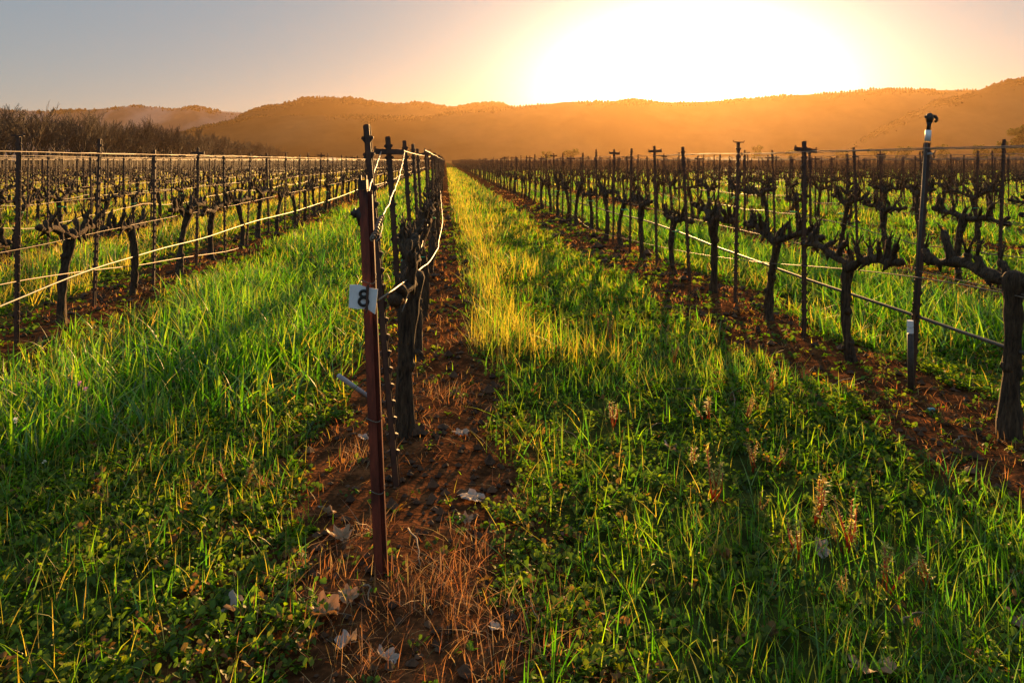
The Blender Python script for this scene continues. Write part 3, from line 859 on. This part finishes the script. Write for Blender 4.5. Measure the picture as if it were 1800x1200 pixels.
# broad-leaved cover crop in the left alley and in the alleys to the far right and left
x, y, z, r = scatter(920, 6.0, 120, 1.45, 1)
rel, a = alley_info(x)
keep = ~soil_mask(x, y) & (a != 0) & (y > tall_edge(x) + .25 * nz(x, y, 3)) 
keep &= r.uniform(0, 1, len(x)) < np.clip(.62 + .5 * nz(x, y, 1.2, 9), .15, 1)
x, y, z, a, rel = x[keep], y[keep], z[keep], a[keep], rel[keep]; n = len(x)
b = MB()
hm = np.where(a == -1, .30, .30) * (1 + .25 * nz(x, y, .9, 3)) * r.uniform(.55, 1.25, n)
edge = np.clip(1 - (np.abs(np.abs(rel) - .55)) / .5, 0, 1)
hm *= 1 - .45 * edge
dryp = np.clip(.05 + .35 * edge + .35 * np.clip((z - 12) / 40, 0, 1) + .55 * np.clip(1.3 - np.abs(np.abs(rel) - .8) / .6, 0, 1) * (a < -1) + .3 * nz(x, y, .5, 7) * (z > 9) + .38 * (a < -1), .02, .88)
isdry = r.uniform(0, 1, n) < dryp
col = pal(r, n, [GREEN, LIME, DEEP], [.40, .35, .25])
col[isdry] = pal(r, isdry.sum(), [(.50, .33, .13), GOLD], [.6, .4])
w = np.where(isdry, .0045, .0096) * np.clip(z / 9, 1, 9) ** .85 * r.uniform(.6, 1.35, n)
blades(b, x, y, hm, w, np.abs(r.normal(0, .36, n)), col, 4, seed=11, tipdry=(r.uniform(0, 1, n) < .25) * r.uniform(.3, 1, n))
tag(b.build('tall_grass', M['grass']), 'tall bright green cover grass growing between the vine rows', 'grass', kind='stuff')

# finer grass: middle lane, headland, everywhere thinner
x, y, z, r = scatter(1900, 3.6, 170, 1.45, 2)
rel, a = alley_info(x)
sm = soil_mask(x, y)
mid = (a == 0) & ~sm
head = (a != 0) & ~sm & (y <= tall_edge(x) + .6)
p = np.zeros(len(x))
patch = nz(x, y, 1.1, 5)
lowclover = (y > 3.15 + .3 * nz(x, y, 2, 8)) & (y < 5.0)
p[mid] = np.clip(.62 + .45 * patch[mid], .12, 1)
p[mid & lowclover] *= .28
p[mid & (y <= 3.2) & (x < .55)] *= .5
p[head] = np.clip(.26 + .25 * patch[head], .04, .7)
p[sm] = .012
p[(rel > .40) & (rel < .85) & (a == 0) & (y > 6)] = 1.0
keep = r.uniform(0, 1, len(x)) < p
x, y, z, a, rel, sm = x[keep], y[keep], z[keep], a[keep], rel[keep], sm[keep]; n = len(x)
lane_gold = (a == 0) & (rel > .35) & (rel < 1.25 + .55 * nz(x, y, .8, 4)) & (y > 5.6)
h = r.uniform(.06, .20, n) * (1 + .3 * nz(x, y, 1.7, 6))
h = np.where((a == 0) & (y < 3.3), r.uniform(.06, .19, n), h)
h = np.where(z > 18, h * 1.5, h)
h = np.where(lane_gold, r.uniform(.12, .34, n), h)
h = np.where(sm, r.uniform(.03, .09, n), h)
dryp = np.where(lane_gold, .72, np.clip(.12 + .42 * np.clip((z - 5) / 12, 0, 1) + .25 * nz(x, y, .6, 2), .04, .8))
dryp = np.where(sm, .6, np.where((a != 0) & (y < 6), .40, dryp))
isdry = r.uniform(0, 1, n) < dryp
col = pal(r, n, [GREEN, LIME, DEEP], [.5, .25, .25])
col[isdry] = pal(r, isdry.sum(), [STRAW, GOLD], [.6, .4])
w = np.where(isdry, .0024, .0036) * np.clip(z / 4, 1, 12) ** .9 * r.uniform(.6, 1.4, n)
b = MB(); blades(b, x, y, h, w, np.abs(r.normal(0, .25, n)), col, 3, seed=12, tipdry=(r.uniform(0, 1, n) < .3) * r.uniform(.2, 1, n))
tag(b.build('grass', M['grass']), 'fine green and straw coloured grass of the middle lane and headland', 'grass', kind='stuff')

# low clover and filaree mats
def clover(D0, seed):
    x, y, z, r = scatter(D0, 5.0, 26, 1.5, seed)
    rel, a = alley_info(x); sm = soil_mask(x, y)
    patch = nz(x, y, 1.4, 12)
    p = np.where(sm, .045, np.where(a == 0, np.where(y < 5.2, .95, .35), np.where(y < tall_edge(x) + .5, 1.0, .3)))
    p = np.where(sm & (np.abs(x - row_x(0)) > 1), .09, p)
    p = p * np.clip(.68 + .5 * patch, .06, 1)
    k = r.uniform(0, 1, len(x)) < p
    x, y, z, sm = x[k], y[k], z[k], sm[k]; n = len(x)
    g = gh(x, y); mound = np.clip(.5 + .5 * nz(x, y, 3.2, 14), 0, 1)
    L = 7
    b = MB()
    hh = (.015 + .07 * mound * r.uniform(.3, 1.1, n)) * np.where(sm, .5, 1)
    base = pal(r, n, [(.105, .160, .006), (.055, .105, .005), (.190, .220, .010), (.22, .10, .03)], [.44, .30, .18, .08])
    for q in range(L):
        az = r.uniform(0, 6.28, n); d = r.uniform(.004, .045, n) * np.clip(z / 4.5, 1, 3)
        lx, ly = x + np.cos(az) * d, y + np.sin(az) * d
        lz = g + hh * r.uniform(.4, 1.1, n)
        s = r.uniform(.006, .0155, n) * np.clip(z / 4.5, 1, 4) ** .9
        a2 = r.uniform(0, 6.28, n); tl = r.uniform(-.8, 1.2, n)
        e1 = np.stack([np.cos(a2), np.sin(a2), np.sin(tl)], -1) * s[:, None]
        e2 = np.stack([-np.sin(a2), np.cos(a2), r.uniform(-.75, .75, n)], -1) * s[:, None] * .72
        c = np.stack([lx, ly, lz], -1)
        up = np.array([0, 0, 1.0]) * (s * .3)[:, None]
        V = np.stack([c - e1, c - e2 + up, c + e1 * .55 - e2 * .8 + up, c + e1, c + e1 * .55 + e2 * .8 + up, c + e2 + up], 1)
        f = (np.arange(n) * 6)[:, None]
        b.add(V.reshape(-1, 3), [f + np.array([[0, 1, 2, 3]]), f + np.array([[0, 3, 4, 5]])], np.repeat(np.clip(base * r.normal(1, .12, (n, 1)), .004, 1)[:, None], 6, 1).reshape(-1, 3))
    tag(b.build('clover', M['clover']), 'low mats of small leaved clover and weeds on the headland', 'ground cover', kind='stuff')
clover(900, 3)

# dry wisps, straw bits and clods on the bare strips
x, y, z, r = scatter(260, 4, 40, 1.4, 5)
sm = soil_mask(x, y); k = sm & (r.uniform(0, 1, len(x)) < np.clip(.5 + .7 * nz(x, y, 1.8, 21), 0, 1))
cx, cy2, cz = x[k], y[k], z[k]
m = 5
x = np.repeat(cx, m) + r.normal(0, .03, len(cx) * m); y = np.repeat(cy2, m) + r.normal(0, .03, len(cx) * m); z = np.repeat(cz, m); n = len(x)
b = MB()
blades(b, x, y, r.uniform(.02, .075, n), .0022 * np.clip(z / 4, 1, 8) * r.uniform(.6, 1.5, n), np.abs(r.normal(.3, .5, n)), pal(r, n, [(.42, .20, .06), (.36, .15, .05), (.46, .30, .12), (.10, .12, .02)], [.4, .3, .2, .1]), 2, seed=15)
for px, py, rad_, nb in ((775, 1050, .20, 300), (885, 1110, .24, 300), (830, 985, .16, 180), (720, 1075, .16, 180), (1000, 1150, .2, 160), (860, 1180, .22, 240), (560, 1030, .18, 160), (500, 1120, .2, 140), (700, 760, .16, 140), (790, 700, .2, 160), (620, 820, .15, 160), (935, 900, .07, 160), (650, 955, .09, 120), (630, 1180, .12, 120), (480, 860, .10, 120)):
    gx, gy = on_ground(px, py)
    rr = np.random.default_rng(px); n = int(nb * .6)
    xx, yy = gx + rr.normal(0, rad_ * .5, n), gy + rr.normal(0, rad_ * .5, n)
    blades(b, xx, yy, rr.uniform(.04, .13, n), np.full(n, .0022), np.abs(rr.normal(.2, .45, n)), pal(rr, n, [(.34, .20, .09), (.26, .13, .05), (.40, .30, .16)], [.45, .35, .2]), 3, seed=px)
tag(b.build('dry_wisps', M['dry']), 'rusty dry wisps and straw scattered on the bare strips', 'dry grass', kind='stuff')

x, y, z, r = scatter(330, 4, 26, 1.5, 6)
k = soil_mask(x, y) & (r.uniform(0, 1, len(x)) < .8); x, y, z = x[k], y[k], z[k]; n = len(x)
ico = np.array([(0, 0, 1), (.9, 0, .2), (.28, .85, .2), (-.72, .52, .2), (-.72, -.52, .2), (.28, -.85, .2), (0, 0, -.6)])
fi = np.array([(0, 1, 2), (0, 2, 3), (0, 3, 4), (0, 4, 5), (0, 5, 1), (6, 2, 1), (6, 3, 2), (6, 4, 3), (6, 5, 4), (6, 1, 5)])
s = r.gamma(2.0, .005, n) * np.clip(z / 6, 1, 3) + .003
V = ico[None] * s[:, None, None] * r.uniform(.6, 1.3, (n, 7, 3)) + np.stack([x, y, gh(x, y) + s * .2], -1)[:, None]
b = MB(); b.add(V.reshape(-1, 3), [(fi[None] + (np.arange(n) * 7)[:, None, None]).reshape(-1, 3)])
M['clod'] = surface('soil_clod', (0.03, 0.016, 0.009), (0.14, 0.07, 0.035), 9, 0.95, 0.3)
tag(b.build('soil_clods', M['clod'], smooth=False), 'crumbs and clods of brown earth on the bare strips', 'soil', kind='stuff')

# ------------------------------------------------------------------ red-stemmed weeds
def weed_mesh(seed):
    r = np.random.default_rng(seed)
    st, hd = MB(), MB()
    H = r.uniform(.13, .19)
    for q in range(r.integers(2, 5)):
        tip = np.array([r.normal(0, .028), r.normal(0, .02), H * r.uniform(.7, 1.05)])
        base = np.array([r.normal(0, .008), r.normal(0, .008), -.01])
        mid = (base + tip) / 2 + np.array([r.normal(0, .008), 0, .01])
        st.tube([base, mid, tip], [.0032, .0027, .0016], 6)
        for w in range(46):
            f = r.uniform(.42, 1.08); c = base + (tip - base) * f
            d = np.array([r.normal(0, 1), r.normal(0, 1), r.uniform(-.1, .9)]); d /= np.linalg.norm(d)
            ln = r.uniform(.008, .022)
            e = c + d * ln; sd_ = np.cross(d, (0.2, 0.1, 1)); sd_ = sd_ / np.linalg.norm(sd_) * r.uniform(.002, .0045)
            hd.add([c - sd_ * .2, c + sd_ * .2, e * .45 + c * .55 + sd_, e, e * .45 + c * .55 - sd_], [[(0, 1, 2, 3)], [(0, 3, 4)]], pal(r, 1, [(.45, .46, .08), (.60, .50, .14), (.26, .36, .04)], [.4, .35, .25]))
    return st.mesh('stem', M['redstem'], True), hd.mesh('seed_head', M['dry'], False)
M['redstem'] = leafy('red_stems', 0.45, 0.05, (1.4, 0.7, 0.6), color=(.50, .12, .04))
WEED = [weed_mesh(60 + i) for i in range(6)]
wd = [(1076, 752, 'alone in low clover right of the middle bare strip'), (1242, 745, 'in the clover lane, just below the long post shadow'), (1210, 822, 'beside the pale curled leaf in the clover'),
      (1312, 748, 'rising at the grass edge near the right bare strip'), (1252, 876, 'leaning low among clover and thin grass'), (1334, 900, 'tall and thin, left of the weed trio'),
      (1328, 828, 'above the tall thin weed in dense clover'), (1432, 918, 'large and forked, behind the weed trio'), (1367, 822, 'pale topped, uphill of the forked weed'),
      (1474, 955, 'left stem of the bright weed trio'), (1490, 962, 'middle of the bright weed trio'), (1504, 952, 'right stem of the bright weed trio'),
      (1408, 978, 'left of the upright grey leaf in thin grass'), (1560, 1032, 'short and deep red, below the bright trio'), (1496, 1058, 'dull and low in shaded thin grass'),
      (1632, 1022, 'farthest right in the dark grass'), (1072, 606, 'small and far, in the golden middle lane'), (1175, 612, 'small pink stemmed in the lit lane grass'),
      (1182, 636, 'just in front of the small pink stemmed weed'), (1360, 700, 'at the lit grass tongue beside bare soil'), (400, 855, 'on the left headland below the tall grass'), (430, 868, 'beside the other red weed of the left headland')]
for i, (px, py, d) in enumerate(wd):
    x, y = on_ground(px, py)
    t = thing('red_weed', 'red stemmed weed, ' + d, 'weed', (x, y, float(gh(x, y))), 'red stemmed weeds in the grass')
    st, hd = WEED[i % 6]
    t.rotation_euler = (.18 * math.sin(i * 3.7), .2 * math.sin(i * 5.3), i * 1.3); s = .95 + .3 * math.sin(i * 2.1) + (.25 if d.startswith('large') else 0); t.scale = (s, s, s)
    link('stem', st, t); link('seed_head', hd, t)

# ------------------------------------------------------------------ fallen leaves, twigs, flowers
def leaf_obj(px, py, size, label, col, curl, rz, tilt=(0, 0)):
    x, y = on_ground(px, py)
    r = np.random.default_rng(int(px))
    tips = [(0, 1.0), (52, .92), (108, .72), (-52, .92), (-108, .72)]
    out = []
    for ang in np.arange(-170, 171, 10.0):
        rr = .52
        for ta, tl in tips:
            d = abs(ang - ta)
            if d < 30: rr = max(rr, .52 + (tl - .52) * (1 - d / 30) ** 1.0)
        rr *= r.uniform(.92, 1.08)
        out.append((math.sin(R(ang)) * rr, math.cos(R(ang)) * rr))
    o2 = np.array(out); n = len(o2)
    rings = [np.zeros((1, 2)), o2 * .35, o2 * .7, o2]
    P = np.concatenate(rings)
    Z = curl * (P[:, 0] ** 2) * .9 + .12 * curl * np.sin(P[:, 1] * 4 + px) - .10 * np.abs(np.sin(np.arctan2(P[:, 0], P[:, 1]) * 2.9)) * np.hypot(P[:, 0], P[:, 1]) + .06 * r.normal(0, 1, len(P))
    V = np.stack([P[:, 0], P[:, 1], Z], -1) * size / 2
    f3 = [(0, 1 + i, 1 + (i + 1)) for i in range(n - 1)]
    f4 = [(1 + g * n + i, 1 + g * n + n + i, 1 + g * n + n + i + 1, 1 + g * n + i + 1) for g in range(2) for i in range(n - 1)]
    b = MB(); C = np.clip(np.array(col)[None] * r.normal(1, .10, (len(V), 1)), .01, 1)
    b.add(V, [f3, f4], C)
    t = thing('fallen_leaf', label, 'leaf', (x, y, float(gh(x, y)) + size * .08 + .006), 'dry fallen leaves on the ground')
    t.rotation_euler = (tilt[0], tilt[1], rz)
    b.build('blade', M['leaf'], t)
    s = MB(); s.tube([(0, -.02 * size, 0), (0.01, -.42 * size, -.03 * size), (.03 * size, -.75 * size, -.05 * size)], .0016, 5)
    s.build('stalk', M['twig'], t)
PALE, TAN, RED = (.38, .31, .26), (.34, .21, .11), (.22, .08, .05)
for q in [(835, 884, .17, 'largest pale lobed leaf, lying flat on soil right of the end post', PALE, .3, 1.2, (.1, .1)),
          (812, 765, .13, 'pale flat leaf beside the vine trunk on the bare strip', PALE, .2, .4, (.05, 0)),
          (577, 917, .11, 'upright pale grey leaf left of the end post', PALE, .5, 2.4, (.7, .2)),
          (600, 963, .13, 'tan leaf folded open below the upright pale leaf', TAN, .9, .6, (.25, 0)),
          (575, 1104, .15, 'large curled tan leaf near the foot of the end post', TAN, 1.2, 1.5, (.2, -.1)),
          (612, 1078, .10, 'thin edge-on brown leaf above the large curled leaf', TAN, .8, .2, (.5, 0)),
          (640, 781, .09, 'small pale leaf just behind the end post', PALE, .5, .9, (.2, .1)),
          (1180, 790, .12, 'pale curled leaf standing in clover of the middle lane', PALE, 1.0, 2.0, (.6, 0)),
          (1010, 944, .13, 'dull red curled leaf at the edge of the thin grass', RED, 1.1, 1.2, (.2, 0)),
          (1530, 1172, .19, 'largest brown lobed leaf in the dark grass at lower right', TAN, .5, 2.8, (.35, .1)),
          (1443, 967, .11, 'upright grey leaf standing beside the bright weed trio', PALE, .7, .4, (1.0, 0)),
          (1788, 1092, .13, 'dry leaf at the lower right edge behind long blades', TAN, .7, 1.0, (.4, 0)),
          (415, 1092, .12, 'pale rolled leaf in the clover left of the curled leaf', PALE, 1.2, 1.6, (.1, 0)),
          (240, 1186, .09, 'small brown leaf in the thin grass at lower left', TAN, .5, .3, (.5, 0)),
          (612, 1152, .10, 'narrow pale leaf curled like a sliver, below the end post', PALE, 1.5, 2.3, (.2, .4)),
          (682, 1176, .10, 'crumpled pale leaf at the bottom edge, below the end post', PALE, .9, .9, (.4, .3)),
          (875, 1128, .07, 'small grey leaf between the dry wisps', PALE, .6, 1.9, (.4, 0)),
          (340, 1040, .09, 'rusty red leaf lying in the clover of the headland', RED, .7, .5, (.2, 0)),
          (820, 930, .09, 'brown leaf half hidden below the largest pale leaf', TAN, .5, .1, (.3, 0))]:
    leaf_obj(*q)

def twig(p0, p1, label, rad=.004, bend=.03):
    A = np.array((*on_ground(*p0), 0)); B = np.array((*on_ground(*p1), 0))
    t = np.linspace(0, 1, 9)
    P = A + (B - A) * t[:, None]
    r = np.random.default_rng(int(p0[0]))
    d = np.array([-(B - A)[1], (B - A)[0], 0])
    P += d * (bend * np.sin(t * np.pi) * 4)[:, None] * .3 + r.normal(0, .004, P.shape)
    P[:, 2] = gh(P[:, 0], P[:, 1]) + .02 + .02 * np.sin(t * np.pi)
    b = MB(); b.tube(P, np.linspace(rad, rad * .55, 9), 6)
    tag(b.build('twig', M['twig']), label, 'twig', 'dry prunings lying on the ground')
twig((716, 962), (740, 1030), 'forked pale twig on soil right of the end post')
twig((970, 755), (1015, 775), 'thin straw twig on low clover right of the bare strip', .003)
twig((1140, 760), (1165, 750), 'short curved twig under the clover weeds', .003)
twig((1170, 695), (1290, 705), 'long brown pruning lying across the lane grass', .005)
twig((1285, 690), (1285, 745), 'crooked grey pruning at the lane grass edge', .004)
twig((1460, 690), (1500, 681), 'curved pruning on bare soil of the right strip', .004)
twig((1675, 795), (1702, 786), 'pale stick on dark soil near the right vine', .004)
twig((1590, 1100), (1640, 1080), 'dark stick in the shaded grass at lower right', .004)
twig((640, 1060), (650, 1090), 'pale bent twig at the foot of the end post', .004)
twig((915, 1075), (950, 1120), 'thin wavy twig at the edge of the thin grass', .0025)

def flower(px, py, hz, cols, label, size):
    x, y = on_ground(px, py)
    t = thing('flower', label, 'flower', (x, y, float(gh(x, y))), 'wild flowers in the grass')
    b = MB(); b.tube([(0, 0, 0), (.005, 0, hz * .5), (0, 0, hz)], .002, 5); b.build('stem', M['stem'], t)
    r = np.random.default_rng(int(px)); b = MB()
    for q in range(14):
        d = r.normal(0, 1, 3); d /= np.linalg.norm(d); c = np.array([0, 0, hz]); e = c + d * size
        s_ = np.cross(d, (.3, .2, 1)); s_ = s_ / np.linalg.norm(s_) * size * .42
        b.add([c, c + (e - c) * .6 + s_, e, c + (e - c) * .6 - s_], [[(0, 1, 2, 3)]], np.array(cols))
    b.build('petals', M['petal'], t, smooth=False)
M['stem'] = leafy('flower_stem', .4, .03, (1.5, 1.4, .6), color=(.05, .13, .01))
flower(140, 735, .20, (.62, .25, .55), 'small pink flower head above the tall grass', .016)
flower(150, 742, .19, (.66, .32, .60), 'second pink flower just right of the other pink one', .014)
flower(28, 800, .17, (.75, .78, .80), 'white flower among tall grass at the left edge', .018)
flower(78, 850, .10, (.8, .78, .62), 'small white daisy head below the tall grass', .012)

# ------------------------------------------------------------------ bare trees along the far left, green trees far right
def bare_tree(seed):
    r = np.random.default_rng(seed); tr, cr = MB(), MB()
    tr.tube([(0, 0, -.3), (.05, 0, 1.0), (.0, .05, 2.1)], [.28, .22, .18], 8, .05, .1, seed)
    def grow(p, d, ln, rad, depth):
        q = p + d * ln
        mid = (p + q) / 2 + r.normal(0, ln * .06, 3)
        cr.tube([p, mid, q], [rad, rad * .8, rad * .6], 4 if depth < 2 else 3, cap=False)
        if depth >= 5: return
        for k in range(3):
            nd = d + r.normal(0, .42, 3) + np.array([0, 0, .22]); nd /= np.linalg.norm(nd)
            grow(q if k else mid, nd, ln * r.uniform(.62, .86), max(rad * .60, .030), depth + 1)
    for k in range(5):
        a = k * 1.256 + r.uniform(-.3, .3)
        d = np.array([math.cos(a) * .6, math.sin(a) * .6, 1.0]); d /= np.linalg.norm(d)
        grow(np.array([0, .03, r.uniform(1.4, 2.1)]), d, r.uniform(1.6, 2.1), .10, 1)
    return tr.mesh('trunk', M['treebark']), cr.mesh('crown', M['treebark'])
BT = [bare_tree(70 + i) for i in range(5)]
line = [(136, -74), (240, -81), (400, -97), (580, -116)]
ly, lx = [p[0] for p in line], [p[1] for p in line]
for rowi in range(3):
    yy = 112 + rowi * 3; i = 0
    while yy < 560:
        r = np.random.default_rng(int(yy * 10) + rowi)
        xx = np.interp(yy, ly, lx) - rowi * 7 + r.normal(0, .8)
        near = yy < 190
        t = thing('bare_tree', 'leafless orchard tree in the %s rank at the %s end of the left treeline' % (('front', 'middle', 'back')[rowi], 'near' if near else 'far'), 'tree', (xx, yy, -.1), '%s rank trees at the %s end of the left treeline' % (('front', 'middle', 'back')[rowi], 'near' if near else 'far'))
        s = r.uniform(.85, 1.12); t.scale = (s * 1.35, s * 1.35, s * 1.55 * r.uniform(.9, 1.08)); t.rotation_euler = (0, 0, r.uniform(0, 6.28))
        me = BT[r.integers(0, 5)]
        link('trunk', me[0], t); link('crown', me[1], t)
        yy += r.uniform(5.5, 7.5) * (1 if yy < 260 else 1.7); i += 1

def leaf_tree(seed, tallness):
    r = np.random.default_rng(seed); tr, cr = MB(), MB()
    tr.tube([(0, 0, -.3), (.1, 0, 2), (0, .1, 4.5)], [.4, .3, .18], 7, .05, .1, seed)
    for q in range(4): a = r.uniform(0, 6.28); tr.tube([(0, 0, 2.2 + q * .4), (math.cos(a) * 1.5, math.sin(a) * 1.5, 4 + q * .5)], [.14, .06], 5)
    cl = [(np.array([r.normal(0, 1.5), r.normal(0, 1.5), r.uniform(3, 3 + 4.5 * tallness)]), r.uniform(.8, 1.7)) for _ in range(16)]
    n = 2200; ci = r.integers(0, 16, n)
    c = np.array([cl[i][0] for i in ci]); rd = np.array([cl[i][1] for i in ci])
    d = r.normal(0, 1, (n, 3)); d /= np.linalg.norm(d, axis=1)[:, None]
    p = c + d * (rd * r.uniform(.4, 1.05, n))[:, None]
    e1 = r.normal(0, .16, (n, 3)); e2 = r.normal(0, .16, (n, 3))
    V = np.stack([p - e1, p - e2, p + e1, p + e2], 1)
    cr.add(V.reshape(-1, 3), [np.arange(n * 4).reshape(-1, 4)], np.repeat(pal(r, n, [(.05, .07, .02), (.08, .09, .025)], [.5, .5])[:, None], 4, 1).reshape(-1, 3))
    return tr.mesh('trunk', M['treebark']), cr.mesh('crown', M['treeleaf'], False)
LT = [leaf_tree(90 + i, t) for i, t in enumerate((1.0, 1.5, .7))]
for i, (px, py, z, vi, lab) in enumerate([(1795, 222, 420, 1, 'tall hazy tree at the far right edge below the hill'), (1765, 245, 430, 0, 'round hazy tree beside the tall one at the far right'), (1722, 252, 450, 0, 'hazy tree left of the round far right tree'),
        (1655, 255, 470, 1, 'slim hazy tree seen past the sprinkler post'), (1590, 258, 500, 2, 'broad low hazy tree at the foot of the right hill'), (1545, 262, 520, 2, 'small low hazy tree left of the broad one'),
        (1480, 262, 520, 0, 'faint tree under the sunlit slope'), (1004, 262, 480, 2, 'low faint tree at the foot of the ridge above the lane'), (962, 264, 500, 0, 'faint tree left of the low one above the lane'), (1330, 256, 540, 1, 'faint tree standing right below the sun'), (1395, 262, 540, 2, 'low bush-like tree right of the sun glare')]):
    u = (px - 900) / F * z
    h = (HOR - py) / F * z + 1.5
    t = thing('leafy_tree', lab, 'tree', (u * CP + z * SP, -u * SP + z * CP, -.1), 'hazy trees at the foot of the hills')
    s = h / (8.6, 10.6, 7.2)[vi]; t.scale = (s * 1.15, s * 1.15, s); t.rotation_euler = (0, 0, i * 2.0)
    link('trunk', LT[vi][0], t); link('crown', LT[vi][1], t)

x, y, _ = unproj(584, 278, 330)
shed = thing('farm_shed', 'tiny pale farm shed at the far end of the left rows', 'shed', (x, y, 0)); shed.rotation_euler = (0, 0, .5); shed.scale = (.6, .6, .75)
b = MB(); b.box(0, 0, 1.3, 4.5, 3.4, 2.6); b.build('wall', M['shedwall'], shed, smooth=False)
b = MB(); v = [(-2.5, -2, 2.55), (2.5, -2, 2.55), (2.5, 2, 2.55), (-2.5, 2, 2.55), (-2.5, 0, 3.7), (2.5, 0, 3.7)]
b.add(v, [[(0, 1, 5, 4), (2, 3, 4, 5)], [(1, 2, 5), (3, 0, 4)], [(3, 2, 1, 0)]]); b.build('roof', M['roof'], shed, smooth=False)
b = MB(); b.box(0, -1.73, 1.0, 1.2, .05, 2.0); b.build('door', M['dark_steel'], shed, smooth=False)

# ------------------------------------------------------------------ haze
b = MB(); b.box(0, 1680, 86, 5400, 3560, 175)
hz = b.build('haze', None, smooth=False)
m = bpy.data.materials.new('warm_haze'); m.use_nodes = True
N, L = m.node_tree.nodes, m.node_tree.links
N.remove(N['Principled BSDF'])
pv = N.new('ShaderNodeVolumePrincipled')
pv.inputs['Color'].default_value = (*HAZE_COLOR, 1)
pv.inputs['Density'].default_value = HAZE_DENSITY
pv.inputs['Anisotropy'].default_value = HAZE_G
L.new(pv.outputs[0], N['Material Output'].inputs['Volume'])
hz.data.materials.append(m)
tag(hz, 'warm evening haze lying over the vineyard and hills', 'haze', kind='stuff')
